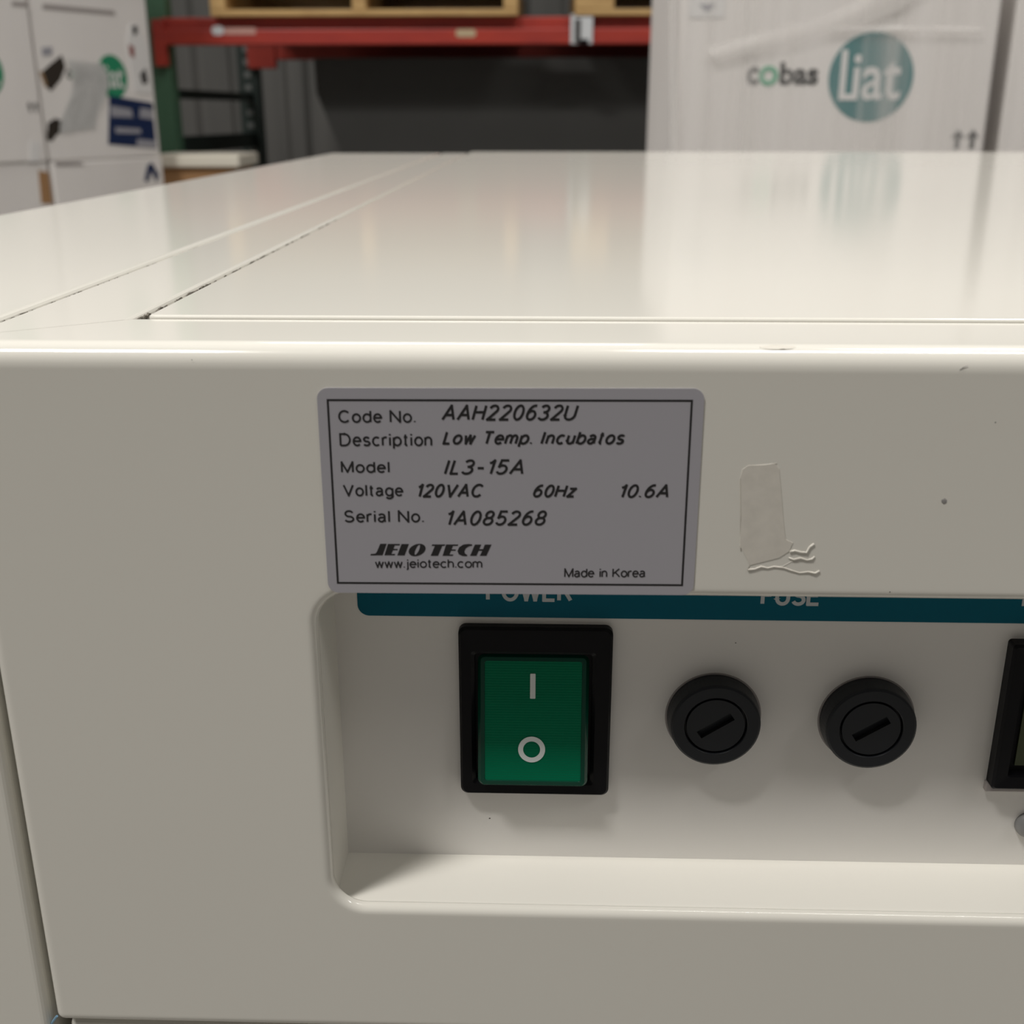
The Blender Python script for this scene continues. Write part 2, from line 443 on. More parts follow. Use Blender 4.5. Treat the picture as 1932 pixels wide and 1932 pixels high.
def letter_px(bm, body, x0, y0, x1, y1, Y, **k):
    a = P(x0, y1, Y); b = P(x1, y0, Y); a2 = P(x0, y0, Y); b2 = P(x1, y1, Y)
    return letter(bm, body, (a.x+a2.x)/2, (b.x+b2.x)/2, a.z, (a2.z), Y, tilt=(b2.z-a.z)/(b.x-a.x), **k)

def blob(pts_px, Y): return [(P(x, y, Y).x, P(x, y, Y).z) for x, y in pts_px]

# ------------------------------------------------------------------ room
FLOOR = -1.20
bm = bmesh.new(); bx(bm, -7, 7, -6, 7.2, FLOOR-0.1, FLOOR); struct('floor', bm, M['concrete'])
bm = bmesh.new()                       # ribbed sheet wall behind the rack
xs = []; x = -7.0
while x < 7.0:
    xs += [(x, 0.0), (x+0.16, 0.0), (x+0.19, -0.04), (x+0.27, -0.04)]
    x += 0.30
lo = [bm.verts.new((a, 6.4+b, FLOOR)) for a, b in xs]; hi = [bm.verts.new((a, 6.4+b, 5.6)) for a, b in xs]
for i in range(len(xs)-1): bm.faces.new((lo[i], lo[i+1], hi[i+1], hi[i]))
r_ = bmesh.ops.extrude_face_region(bm, geom=bm.faces[:])
bmesh.ops.translate(bm, verts=[g for g in r_['geom'] if isinstance(g, bmesh.types.BMVert)], vec=(0, 0.1, 0))
bmesh.ops.recalc_face_normals(bm, faces=bm.faces)
struct('wall_back', bm, M['wall'])

# ------------------------------------------------------------------ incubator
XL, XR = -0.0847, 0.4547               # front panel, left and right edge
ZB = -0.1198                           # its bottom edge
R1, R2 = 0.0018, 0.0033                # rounding of its side edges and of its top edge
GAP = 0.0205                           # depth of the top lip
G = 0.0146                             # depth of the recess
BACK = 0.80
inc = thing('incubator', 'cream painted laboratory incubator with recessed switch panel and silver rating label', 'incubator', (0.185, 0.40, FLOOR), world=True)

def yback(x): return min(GAP, 0.0055 + (x-XL)*0.75)
HX0, HX1, HZ0, HZ1, HR = -0.0343, 0.1560, -0.0941, -0.0375, 0.0055
def front_panel():
    bm = bmesh.new()
    arc = [0, .02, .08, .18, .30, .45, .62, .80, 1.0]
    gx = sorted(set([XL + R1*(1-math.sqrt(max(0, 1-(1-t)**2))) if False else XL + R1*t for t in arc] + [XL+R1+0.0003, HX0-0.004, HX1+0.004, XR-R1-0.0003] + [XR - R1*t for t in arc] + [-0.0647]))
    gz = sorted(set([-R2*t for t in (0, .008, .03, .07, .12, .19, .28, .38, .50, .64, .80, 1.0)] + [-R2-0.0003, HZ1+0.0025, HZ0-0.004, ZB+R1+0.0003] + [ZB + R1*t for t in arc]))
    def q(t, r): return r - math.sqrt(max(0, r*r - (r-t)**2)) if t < r else 0.0
    def yy(x, z): return q(x-XL, R1) + q(XR-x, R1) + q(-z, R2) + q(z-ZB, R1)
    V = {}
    for i, x in enumerate(gx):
        for j, z in enumerate(gz): V[i, j] = bm.verts.new((x, yy(x, z), z))
    hole = []
    for i in range(len(gx)-1):
        for j in range(len(gz)-1):
            if gx[i] >= HX0-0.0041 and gx[i+1] <= HX1+0.0041 and gz[j] >= HZ0-0.0041 and gz[j+1] <= HZ1+0.0026: continue
            bm.faces.new((V[i, j], V[i+1, j], V[i+1, j+1], V[i, j+1]))
    # rim of the cut-out, rolled inwards
    RR = 0.0014
    loops = []
    for d, y in [(RR+0.0006, 0.0), (RR+0.0001, 0.0)] + [(RR*(1-math.sin(a)), RR*(1-math.cos(a))) for a in [math.radians(k) for k in (10, 25, 40, 55, 70, 90)]] + [(0.0, 0.0016), (0.0008, 0.0016)]:
        d = min(d, 0.0024)
        loops.append([bm.verts.new((p[0], y, p[1])) for p in rrect(HX0-d, HX1+d, HZ0-d, HZ1+d, HR+d, 14)])
    for a, b in zip(loops[:-1], loops[1:]): bridge(bm, a, b)
    # flat patch between the grid and the rim
    es = [bm.edges.get((loops[0][k], loops[0][(k+1) % len(loops[0])])) for k in range(len(loops[0]))]
    i0 = min(i for i, x in enumerate(gx) if x >= HX0-0.0041); i1 = max(i for i, x in enumerate(gx) if x <= HX1+0.0041)
    j0 = min(j for j, z in enumerate(gz) if z >= HZ0-0.0041); j1 = max(j for j, z in enumerate(gz) if z <= HZ1+0.0026)
    path = [V[i, j0] for i in range(i0, i1)] + [V[i1, j] for j in range(j0, j1)] + [V[i, j1] for i in range(i1, i0, -1)] + [V[i0, j] for j in range(j1, j0, -1)]
    for k in range(len(path)):
        e = bm.edges.get((path[k], path[(k+1) % len(path)]))
        es.append(e)
    bmesh.ops.triangle_fill(bm, edges=es, use_beauty=True)
    # top lip with its mitred corner, then the turned-down back edge
    jt = len(gz)-1
    prev = None
    for i, x in enumerate(gx):
        y0 = V[i, jt].co.y
        yb = max(y0+0.0002, yback(x) if x < 0 else GAP)
        g1 = bm.verts.new((x, min(y0+0.0003, yb-0.0001), 0)); g2 = bm.verts.new((x, max(yb-0.0003, min(y0+0.00035, yb-0.00008)), 0)); e0 = bm.verts.new((x, yb-0.00006, 0)); e1 = bm.verts.new((x, yb, -0.00006)); e2 = bm.verts.new((x, yb, -0.004))
        cur = [V[i, jt], g1, g2, e0, e1, e2]
        if prev:
            for k in range(5): bm.faces.new((prev[k], cur[k], cur[k+1], prev[k+1]))
        prev = cur
    # returns on the sides and the bottom
    for i in (0, len(gx)-1):
        c = [V[i, j] for j in range(len(gz))]
        b = [bm.verts.new((v.co.x, 0.018 if v.co.z < -0.001 else max(v.co.y+0.0001, 0.0054), v.co.z)) for v in c]
        for k in range(len(c)-1): bm.faces.new((c[k], c[k+1], b[k+1], b[k]))
    c = [V[i, 0] for i in range(len(gx))]
    b = [bm.verts.new((v.co.x, 0.018, v.co.z)) for v in c]
    for k in range(len(c)-1): bm.faces.new((c[k], c[k+1], b[k+1], b[k]))
    bmesh.ops.remove_doubles(bm, verts=bm.verts, dist=1e-6)
    bmesh.ops.recalc_face_normals(bm, faces=bm.faces)
    f = max((f for f in bm.faces if abs(f.normal.y) > 0.99 and f.calc_center_median().y < 1e-5), key=lambda f: f.calc_area())
    if f.normal.y > 0: bmesh.ops.reverse_faces(bm, faces=bm.faces)
    return bm
fp = obj('front_panel', front_panel(), M['paint'], inc, smooth=True)

# folded recess behind the cut-out
bm = bmesh.new()
a = 0.0
x0, x1, z0, z1 = HX0-a, HX1+a, HZ0-a, HZ1+a
w_ = 0.0008
bx(bm, x0-w_, x0, .0016, G+.0011, z0-w_, z1+w_)
bx(bm, x1, x1+w_, .0016, G+.0011, z0-w_, z1+w_)
bx(bm, x0, x1, .0016, G+.0011, z0-w_, z0)
bx(bm, x0, x1, .0016, G+.0011, z1, z1+w_)
bx(bm, x0, x1, G+.0011, G+.0019, z0, z1)
obj('recess_tray', bm, M['paint_in'], fp)
bm = bmesh.new()
plate(bm, rrect(HX0-0.0003, HX1+0.0003, HZ0-0.0003, HZ1+0.0003, 0.0011, 6), G, G+0.0008, ch=0.0001)
cp = obj('control_plate', bm, M['plate'], inc)

# header strip with its lettering, half hidden behind the top of the cut-out
tl = P(674.5, 1135, G); tb = P(1200, 1167, G)
bm = bmesh.new()
c = [(0.153, HZ1-0.0006), (tl.x, HZ1-0.0006)]
r0 = 0.0019
for k in range(9):
    t = math.radians(180 + 90*k/8); c.append((tl.x + r0 + r0*math.cos(t), tb.z + r0 + r0*math.sin(t)))
c.append((0.153, tb.z))
poly_fill(bm, c, G-0.00012, G+0.0001)
hs = obj('header_strip', bm, M['teal'], cp, label='dark teal printed strip')
def on_strip(word, x0, x1, yb):
    b = bmesh.new()
    a = P(x0, yb, G); e = P(x1, yb, G)
    hgt = 0.0036
    strokes(b, word, a.x, e.x, a.z, a.z+hgt, G-0.00016, 0.00062, track=.24)
    return b
obj('strip_lettering', on_strip('POWER', 917, 1080, 1133.5), M['print'], cp)
obj('strip_lettering', on_strip('FUSE', 1434, 1547, 1141.5), M['print'], cp)
obj('strip_lettering', on_strip('P', 1926, 1955, 1146), M['print'], cp)

# top: side strip, lid, side columns, what shows in the joints
bm = bmesh.new()
pts = [(XL, 0.00556), (-0.0650, 0.02036), (-0.0650, BACK), (XL, BACK)]
lo = [bm.verts.new((x, y, -0.02)) for x, y in pts]; hi = [bm.verts.new((x, y, 0)) for x, y in pts]
bridge(bm, lo, hi); bm.faces.new(hi); bm.faces.new(list(reversed(lo)))
bmesh.ops.recalc_face_normals(bm, faces=bm.faces)
le = [e for e in bm.edges if all(v.co.z > -0.001 for v in e.verts) and abs(e.verts[0].co.x-e.verts[1].co.x) < 1e-4]
bmesh.ops.bevel(bm, geom=le, offset=0.0009, segments=4, profile=0.5, affect='EDGES')
obj('side_strip', bm, M['paint'], inc)
bm = box(-0.0627, XR, 0.0212, 0.82, -0.02, 0.0005)
ed = [e for e in bm.edges if all(v.co.z > 0 for v in e.verts)]
vd = [e for e in bm.edges if abs(e.verts[0].co.z-e.verts[1].co.z) > 0.01]
bmesh.ops.bevel(bm, geom=vd, offset=0.0014, segments=5, profile=0.5, affect='EDGES')
ed = [e for e in bm.edges if all(v.co.z > 0 for v in e.verts)]
bmesh.ops.bevel(bm, geom=ed, offset=0.0006, segments=5, profile=0.5, affect='EDGES')
ld = obj('lid', bm, M['paint'], inc, label='raised lid panel')
for xa, xb in ((-0.175, XL-0.0017), (XR+0.0017, 0.545)):
    bm = box(xa, xb, 0.0012, BACK, -1.10, -0.0001, bevel=0.0015, seg=5)
    obj('side_column', bm, M['paint'], inc)
bm = box(-0.174, 0.544, 0.024, BACK-0.004, -1.10, -0.0032)
obj('inner_frame', bm, M['groove'], inc)
bm = box(XL+0.0005, XR-0.0005, 0.0035, 0.024, -1.07, ZB-0.0028, bevel=0.0012, seg=3)
obj('door', bm, M['paint'], inc)
bm = box(XL+0.002, XR-0.002, 0.008, 0.024, ZB-0.0032, ZB-0.0002)  # dark strip that paints the shade of the gap above the door
obj('gap_shade_strip', bm, M['gapshade'], inc)
bm = bmesh.new()
tube(bm, [P(107.5, 1917, 0.0012), P(101, 1926, 0.0016), P(96, 1934, 0.0022), P(92, 1941, 0.003)], 0.00022)
obj('blue_film_edge', bm, M['bluefilm'], inc, label='thin light blue film edge')
for fx in (-0.13, 0.50):
    for fy in (0.06, 0.74):
        bm = bmesh.new()
        bmesh.ops.create_cone(bm, cap_ends=True, segments=24, radius1=0.03, radius2=0.022, depth=0.10)
        bmesh.ops.translate(bm, verts=bm.verts, vec=(fx, fy, FLOOR+0.05))
        obj('foot', bm, M['black'], inc)

# dirt in the joints and specks
bm = bmesh.new()
def speck(bm, c, s, sq=(1, 1, 1)):
    r = bmesh.ops.create_icosphere(bm, subdivisions=1, radius=s)
    for v in r['verts']:
        v.co = Vector((v.co.x*sq[0]*random.uniform(.7, 1.3), v.co.y*sq[1]*random.uniform(.7, 1.3), v.co.z*sq[2])) + Vector(c)
def ragged(bm, x, z, ya, yb, r0, n):
    for k in range(n):
        y = ya + (yb-ya)*random.random()**1.9
        l = random.uniform(.0008, .0035)*(1 + y*6)
        r = r0*random.uniform(.5, 1.3)*(1 - .6*(y-ya)/(yb-ya))
        tube(bm, [(x+random.uniform(-.00008, .00008), y+l*i/3, z+random.uniform(-.00022, .00022)) for i in range(4)], [r*.3, r, r*.9, r*.3], 5)
ragged(bm, -0.0649, -0.00075, 0.0215, 0.20, .00024, 80)
ragged(bm, -0.0646, -0.0013, 0.0215, 0.26, .00035, 70)
ragged(bm, XL-0.0016, -0.0010, 0.010, 0.13, .00018, 60)
for k in range(40):
    speck(bm, (-0.0648+random.uniform(0, .0012), 0.0213+random.random()*.004, -0.001-random.random()*.0012), random.uniform(.0002, .0004), (1, 1.5, 1))
d_ = obj('joint_dirt', bm, M['jointdirt'], inc); d_['kind'] = 'stuff'
bm = bmesh.new()
zf = HZ0-0.0004
def floor_pt(px, py):
    d = fwd + rt*((px-966)/F_PX) - up*((py-966)/F_PX)
    return CAM + d*((zf-CAM.z)/d.z)
for px, py, s in ((639, 1627, .00026), (629, 1665, .00024), (634, 1648, .00012), (796, 1656, .00018), (788, 1672, .0001), (818, 1692, .0001), (656, 1698, .00012)):
    q = floor_pt(px, py); speck(bm, (q.x, q.y, zf), s, (1.4, 1, .5))
for px, py, s in ((924, 1544, .00013), (1388, 1213, .0001)):
    q = P(px, py, G); speck(bm, (q.x, G, q.z), s, (1.4, .4, 1))
for px, py, s in ((1878, 797, .0001), (1679, 1117, .0001), (362, 679, .00008), (1475, 1035, .00008)):
    q = P(px, py, 0); speck(bm, (q.x, 0, q.z), s, (1, .3, 1))
d_ = obj('dust_specks', bm, M['dirt'], inc); d_['kind'] = 'stuff'
bm = bmesh.new()
q = P(1782, 946, 0); speck(bm, (q.x, 0, q.z), .00052, (1, .12, .95))
obj('grey_spot', bm, M['smudge'], fp)
bm = bmesh.new()
tube(bm, [P(1811, 697, 0.0), P(1818, 692.5, 0.0), P(1827, 689.5, 0.0)], [.00003, .00005, .00002], 5)
obj('scratch', bm, M['smudge'], fp)
bm = bmesh.new()
q = P(1466, 653.5, 0.0022)
r_ = bmesh.ops.create_icosphere(bm, subdivisions=3, radius=1.0)
t_ = math.radians(24)
for v in r_['verts']:
    a_, b_, c_ = v.co.x*.0025, v.co.y*.00055*random.uniform(.85, 1.1), v.co.z*.00005
    v.co = Vector((q.x + a_, R2-R2*math.sin(t_) + b_*math.cos(t_) - c_*math.sin(t_), -R2+R2*math.cos(t_) + b_*math.sin(t_) + c_*math.cos(t_)))
obj('paint_chip', bm, M['chip'], fp, smooth=True)

# dried glue left by a torn-off sticker
bm = bmesh.new()
poly_fill(bm, blob([(1397, 900), (1402, 885), (1412, 878), (1440, 877), (1462, 875), (1470, 884), (1474, 930), (1478, 980), (1482, 1018), (1496, 1024), (1488, 1040), (1470, 1052), (1415, 1066), (1404, 1044), (1396, 1030), (1399, 960)], 0), -0.00007, 0.0001)
gl = obj('glue_patch', bm, M['residue'], fp, label='dried glue patch from a removed sticker')
bm = bmesh.new()
for pts in ([(1398, 1040), (1397, 960), (1396, 905), (1401, 886), (1413, 879), (1442, 877), (1466, 874)],
            [(1490, 1041), (1500, 1039), (1510, 1042), (1522, 1043), (1528, 1032), (1536, 1026)],
            [(1488, 1052), (1497, 1056), (1510, 1053), (1522, 1057), (1532, 1055), (1537, 1050)],
            [(1411, 1075), (1424, 1074), (1436, 1069), (1448, 1072), (1460, 1069), (1478, 1071), (1492, 1076), (1508, 1081), (1525, 1079), (1538, 1082), (1546, 1077)],
            [(1396, 1028), (1408, 1050), (1414, 1066), (1411, 1075)],
            [(1460, 1071), (1478, 1068), (1492, 1060), (1506, 1060)]):
    big = pts[0][0] > 1480 or pts[0] == (1411, 1075)
    tube(bm, [P(x, y, 0) for x, y in pts], [(.00016 if big else .00006)*random.uniform(.7, 1.3) for _ in pts], 6)
obj('glue_strings', bm, M['residue'], gl, smooth=True)

# rating label
c4 = [P(596.5, 731, 0), P(1328, 733, 0), P(1309, 1122, 0), P(620.5, 1117.5, 0)]
lx0 = (c4[0].x+c4[3].x)/2; lx1 = (c4[1].x+c4[2].x)/2; lz1 = (c4[0].z+c4[1].z)/2; lz0 = (c4[2].z+c4[3].z)/2
TILT = 0.0048
def tilt(p): return (p[0], p[1] + TILT*(p[0]-(lx0+lx1)/2))
YL = -0.00016
bm = bmesh.new()
plate(bm, [tilt(p) for p in rrect(lx0, lx1, lz0, lz1, 0.0016, 8)], YL, 0.0001)
lab = obj('rating_label', bm, M['label'], inc, label='silver grey printed rating label')
b4 = [P(616.5, 751, 0), P(1306, 755, 0), P(1289.5, 1105.5, 0), P(636, 1100, 0)]
bx0 = (b4[0].x+b4[3].x)/2; bx1 = (b4[1].x+b4[2].x)/2; bz1 = (b4[0].z+b4[1].z)/2; bz0 = (b4[2].z+b4[3].z)/2
t = 0.0003
bm = bmesh.new()
ring(bm, [tilt(p) for p in ((bx0, bz0), (bx1, bz0), (bx1, bz1), (bx0, bz1))], [tilt(p) for p in ((bx0+t, bz0+t), (bx1-t, bz0+t), (bx1-t, bz1-t), (bx0+t, bz1-t))], YL-0.00002, 0)
obj('label_border', bm, M['ink'], lab)
YT = YL-0.00003
bm = bmesh.new()
for body, x0, y0, x1, y1 in (('Code No.', 638, 773.5, 784, 798), ('Description', 640.5, 817, 815.5, 848), ('Model', 643, 870, 735, 892.5), ('Voltage', 647, 913.5, 761, 942), ('Serial No.', 649.5, 962.5, 799.5, 986), ('www.jeiotech.com', 707.5, 1054.5, 910, 1075.5), ('Made in Korea', 1064.5, 1072, 1218, 1089.5)):
    strokes_px(bm, body, x0, y0, x1, y1, YT, 0.00028 if y0 < 1000 else 0.00021, track=.22 if y0 < 1000 else .16)
obj('printed_lettering', bm, M['ink'], lab)
bm = bmesh.new()
for body, x0, y0, x1, y1 in (('AAH220632U', 832, 763, 1092.5, 794), ('Low Temp. Incubatos', 834.5, 813, 1179.5, 845), ('IL3-15A', 837, 866.5, 987.5, 896), ('120VAC', 788, 912.5, 913, 939), ('60Hz', 1005.5, 914, 1089, 939), ('10.6A', 1171, 913.5, 1261.5, 940), ('1A085268', 844, 963, 1032, 992)):
    strokes_px(bm, body, x0, y0, x1, y1, YT, 0.00036, shear=0.25, track=.25)
obj('typed_lettering', bm, M['ink'], lab)
# heavy slanted maker's mark
bm = bmesh.new()
k_ = 280/1932
def lp(pts): return [(P(680+x*k_, 1000+y*k_, YT).x, P(680+x*k_, 1000+y*k_, YT).z) for x, y in pts]
E1 = [(358, 182), (515, 182), (508, 199), (448, 199), (428, 246), (485, 246), (479, 262), (423, 262), (402, 312), (452, 312), (445, 328), (313, 328)]
for g in ([(258, 180), (340, 180), (288, 328), (130, 330), (135, 312), (190, 308), (212, 290)], E1,
          [(535, 183), (630, 183), (575, 330), (480, 330)],
          [(935, 188), (1103, 188), (1095, 206), (1065, 206), (1010, 335), (915, 335), (970, 206), (928, 206)],
          [(x+757, y+7) for x, y in E1],
          [(1452, 205), (1455, 188), (1410, 182), (1340, 190), (1285, 225), (1263, 275), (1280, 315), (1330, 338), (1385, 340), (1392, 328), (1360, 305), (1353, 275), (1375, 235), (1415, 210)],
          [(1490, 190), (1572, 190), (1546, 250), (1596, 250), (1620, 190), (1705, 190), (1640, 335), (1555, 335), (1587, 270), (1538, 270), (1510, 335), (1428, 335)]):
    poly_fill(bm, lp(g), YT, YT+0.00002)
def oval(cx, cy, rx, ry, sk, n=40): return [(cx + rx*math.cos(2*math.pi*i/n) - sk*math.sin(2*math.pi*i/n), cy + ry*math.sin(2*math.pi*i/n)) for i in range(n)]
ring(bm, lp(oval(738, 260, 106, 80, 30)), lp(oval(740, 257, 24, 66, 27)), YT, YT+0.00002)
obj('maker_logo', bm, M['ink'], lab)

# power switch
s0 = P(864, 1183, G-0.0016); s1 = P(1147.5, 1502, G-0.0016)
sx0, sx1, sz1, sz0 = s0.x, s1.x, s0.z, s1.z
ox0, ox1 = P(896, 1340, G-0.0016).x, P(1116, 1340, G-0.0016).x
oz1, oz0 = P(1000, 1236, G-0.0016).z, P(1000, 1474, G-0.0016).z
bm = bmesh.new()
n8 = 8
YF = G-0.0018
L = [(rrect(sx0, sx1, sz0, sz1, 0.0013, n8), G+0.0002), (rrect(sx0, sx1, sz0, sz1, 0.0013, n8), YF+0.0005),
     (rrect(sx0+.0004, sx1-.0004, sz0+.0004, sz1-.0004, 0.0011, n8), YF),
     (rrect(ox0-.0006, ox1+.0006, oz0-.0006, oz1+.0006, 0.0006, n8), YF+0.0001),
     (rrect(ox0, ox1, oz0, oz1, 0.0005, n8), YF+0.0006), (rrect(ox0, ox1, oz0, oz1, 0.0005, n8), G-0.0002)]
loops = [[bm.verts.new((p[0], y, p[1])) for p in pts] for pts, y in L]
for a, b in zip(loops[:-1], loops[1:]): bridge(bm, a, b)
bm.faces.new(loops[-1])
bmesh.ops.recalc_face_normals(bm, faces=bm.faces)
sw = obj('power_switch', bm, M['black'], inc, label='black framed green rocker power switch')
# rocker: upper half pressed in, lower half standing out
rx0, rx1 = ox0+0.0005, ox1-0.0005
rz0, rz1 = oz0+0.0003, oz1-0.0004
def ry(z): return (YF-0.0022) + (z-rz0)/(rz1-rz0)*0.0034
bm = bmesh.new()
L = [(0.0, None), (0.0, .0006), (0.0005, 0.0), (0.0011, -.00005), (0.0012, .00008)]
loops = []
for ins, dy in L:
    pts = rrect(rx0+ins, rx1-ins, rz0+ins, rz1-ins, max(0.0012-ins, .0004), 6)
    loops.append([bm.verts.new((p[0], (G+0.003) if dy is None else ry(p[1])+dy, p[1])) for p in pts])
for a, b in zip(loops[:-1], loops[1:]): bridge(bm, a, b)
n_rim = len(bm.faces)
bm.faces.new(loops[-1])
bm.faces.ensure_lookup_table()
for i, f in enumerate(bm.faces): f.material_index = 1 if i < n_rim else 0
bmesh.ops.recalc_face_normals(bm, faces=bm.faces)
rk = obj('rocker', bm, [M['green'], M['greenedge']], sw, label='translucent green rocker')
def on_rocker(px, py):
    q = P(px, py, G-0.003)
    for _ in range(6): q = P(px, py, ry(q.z))
    return q
a = on_rocker(1000, 1318); b = on_rocker(1010.5, 1271)
bm = bmesh.new(); poly_fill(bm, rrect(a.x, b.x, a.z, b.z, 0.00012, 3), 0, 0.00004)
for v in bm.verts: v.co.y += ry(v.co.z) - 0.00004
obj('on_mark', bm, M['mark'], sw)
a = on_rocker(1003, 1414); rr = (on_rocker(1028.5, 1414).x-a.x)
bm = bmesh.new(); ring(bm, circle(a.x, a.z, rr), circle(a.x, a.z, rr*.63), 0, 0.00004)
for v in bm.verts: v.co.y += ry(v.co.z) - 0.00004
obj('off_mark', bm, M['mark'], sw)

# fuse holders
for px, py, rot in ((1345, 1350, 34), (1633.5, 1356, 33)):
    q = P(px, py, G)
    bm = bmesh.new()
    R = 0.00775
    H = 0.0036
    lathe_y(bm, q.x, q.z, [(0, G+0.0002), (R, G+0.0002), (R, G-0.0012), (R-.0001, G-0.0018), (R-.0003, G-H+.0004), (R-.0004, G-H+.00015), (R-.0007, G-H), (0.0053, G-H), (0.0052, G-H+.0001), (0.0051, G-H+.0012), (0, G-H+.0012)])
    fh = obj('fuse_holder', bm, M['fuse'], inc, smooth=False, label='black round fuse holder')
    bm = bmesh.new()
    lathe_y(bm, q.x, q.z, [(R, G-.0001), (R+.0003, G-.0001), (R+.0003, G+.0001), (R, G+.0001)])
    obj('washer', bm, M['greylip'], fh)
    # slotted cap: a disc with a real slot
    ca, sa = math.cos(math.radians(rot)), math.sin(math.radians(rot))
    def rotp(p): return (q.x + p[0]*ca - p[1]*sa, q.z + p[0]*sa + p[1]*ca)
    bm = bmesh.new()
    rc, hl, hw = 0.0048, 0.0032, 0.00074
    n = 48
    oc = [rotp((rc*math.cos(2*math.pi*i/n), rc*math.sin(2*math.pi*i/n))) for i in range(n)]
    sl = []
    for i in range(n):
        a_ = 2*math.pi*i/n
        c_, s_ = math.cos(a_), math.sin(a_)
        m_ = max(abs(c_)/hl, abs(s_)/hw)
        sl.append(rotp((c_/m_, s_/m_)))
    corner = [math.atan2(hw, hl), math.pi-math.atan2(hw, hl), math.pi+math.atan2(hw, hl), 2*math.pi-math.atan2(hw, hl)]
    for cn in corner:
        i = round(cn/(2*math.pi)*n) % n
        sl[i] = rotp((math.copysign(hl, math.cos(cn)), math.copysign(hw, math.sin(cn))))
    yt = G-H+.00015
    loops = [[bm.verts.new((p[0], y, p[1])) for p in pts] for pts, y in ((oc, yt+.001), (oc, yt), (sl, yt), (sl, yt+.0012))]
    for a, b in zip(loops[:-1], loops[1:]): bridge(bm, a, b)
    nf = len(bm.faces)
    bm.faces.new(loops[-1])
    bm.faces.ensure_lookup_table()
    for i, f in enumerate(bm.faces): f.material_index = 1 if i >= 2*n else 0
    bmesh.ops.recalc_face_normals(bm, faces=bm.faces)
    obj('fuse_cap', bm, [M['fuse'], M['slot']], fh)

# display at the right end of the recess
d0 = P(1912, 1215, G-.002); d1 = P(1871, 1487, G-.002)
dx, dz1, dz0 = d0.x, d0.z, d1.z
bm = bmesh.new()
L = [(rrect(dx, dx+.046, dz0, dz1, .0006, 4), G+.0002), (rrect(dx, dx+.046, dz0, dz1, .0006, 4), G-.0022), (rrect(dx+.0004, dx+.0456, dz0+.0004, dz1-.0004, .0004, 4), G-.0026),
     (rrect(dx+.0024, dx+.0436, dz0+.0024, dz1-.0024, .0004, 4), G-.0024), (rrect(dx+.0028, dx+.0432, dz0+.0028, dz1-.0028, .0004, 4), G-.0008)]
loops = [[bm.verts.new((p[0], y, p[1])) for p in pts] for pts, y in L]
for a, b in zip(loops[:-1], loops[1:]): bridge(bm, a, b)
bm.faces.new(loops[-1])
bmesh.ops.recalc_face_normals(bm, faces=bm.faces)
dp = obj('display', bm, M['black'], inc, label='black framed small display')
bm = box(dx+.0038, dx+.0422, G-.0012, G-.0006, dz0+.0040, dz1-.0040); obj('display_screen', bm, M['lcd'], dp, label='olive green screen')
bm = box(dx-.0003, dx+.0463, G-.0010, G+.0002, dz0-.0014, dz0+.0004, bevel=.0002); obj('display_flange', bm, M['greylip'], dp, label='grey flange')
q = P(1940, 1554, G)
bm = bmesh.new()
lathe_y(bm, q.x, q.z, [(0, G+.0002), (.0024, G+.0002), (.0024, G-.0006)] + [(.0024*math.cos(math.radians(a)), G-.0006-.0011*math.sin(math.radians(a))) for a in (20, 40, 60, 75)] + [(0, G-.0017)], 40)
obj('round_cap', bm, M['greycap'], inc, smooth=True, label='small grey round cap')

# ------------------------------------------------------------------ pallet racking
YR0, YR1 = 4.0, 5.0
rack = thing('pallet_rack', 'pallet rack with green upright and red beam behind the incubator', 'rack', (-1.3, YR0, FLOOR), world=True)
def upright(xa, xb, y0, y1, m, holes):
    bm = bmesh.new()
    t = .004
    for args in ((xa, xb, y0, y0+t), (xa, xa+t, y0+t, y1), (xb-t, xb, y0+t, y1)):
        bx(bm, *args, FLOOR+.01, 3.2)
    if holes:
        z = FLOOR+.1
        while z < 3.1:
            bx(bm, xa+(xb-xa)*.32, xa+(xb-xa)*.62, y0-.001, y0+.001, z, z+.022, mi=1); z += .051
    bx(bm, xa-.03, xb+.03, y0-.03, y1+.03, FLOOR, FLOOR+.01)
    return bm
u0 = P(289, 150, YR0); u1 = P(324, 150, YR0)
obj('upright', upright(u0.x, u1.x, YR0, YR0+.07, M['greensteel'], False), [M['greensteel'], M['shadedsteel']], rack)
v0 = P(450, 150, YR1); v1 = P(487, 150, YR1)
obj('upright', upright(v0.x, v1.x, YR1, YR1+.07, M['shadedsteel'], True), [M['shadedsteel'], M['hole']], rack, label='rear upright with shade in its dark colour and pale holes')
xm0 = (u0.x+u1.x)/2; xm1 = (v0.x+v1.x)/2
def bar(bm, a, b, hw, hz):
    a, b = Vector(a), Vector(b)
    d = (b-a).normalized(); s = d.cross(Vector((0, 0, 1))).normalized()*hw; u = Vector((0, 0, hz))
    l0 = [bm.verts.new(a + s*i + u*j) for i, j in ((-1, -1), (1, -1), (1, 1), (-1, 1))]
    l1 = [bm.verts.new(b + s*i + u*j) for i, j in ((-1, -1), (1, -1), (1, 1), (-1, 1))]
    bridge(bm, l0, l1); bm.faces.new(l0); bm.faces.new(list(reversed(l1)))
    bmesh.ops.recalc_face_normals(bm, faces=bm.faces)
for py, hz in ((181, .016), (268, .030)):
    z = P(400, py, 4.6).z
    bm = bmesh.new(); bar(bm, (xm0, YR0+.07, z), (xm1, YR1, z), .016, hz)
    obj('brace', bm, M['shadedsteel'], rack)
BZ1, BZ0 = P(700, 31, YR0-.03).z, P(700, 84, YR0-.03).z
bm = bmesh.new()
XE = 2.2
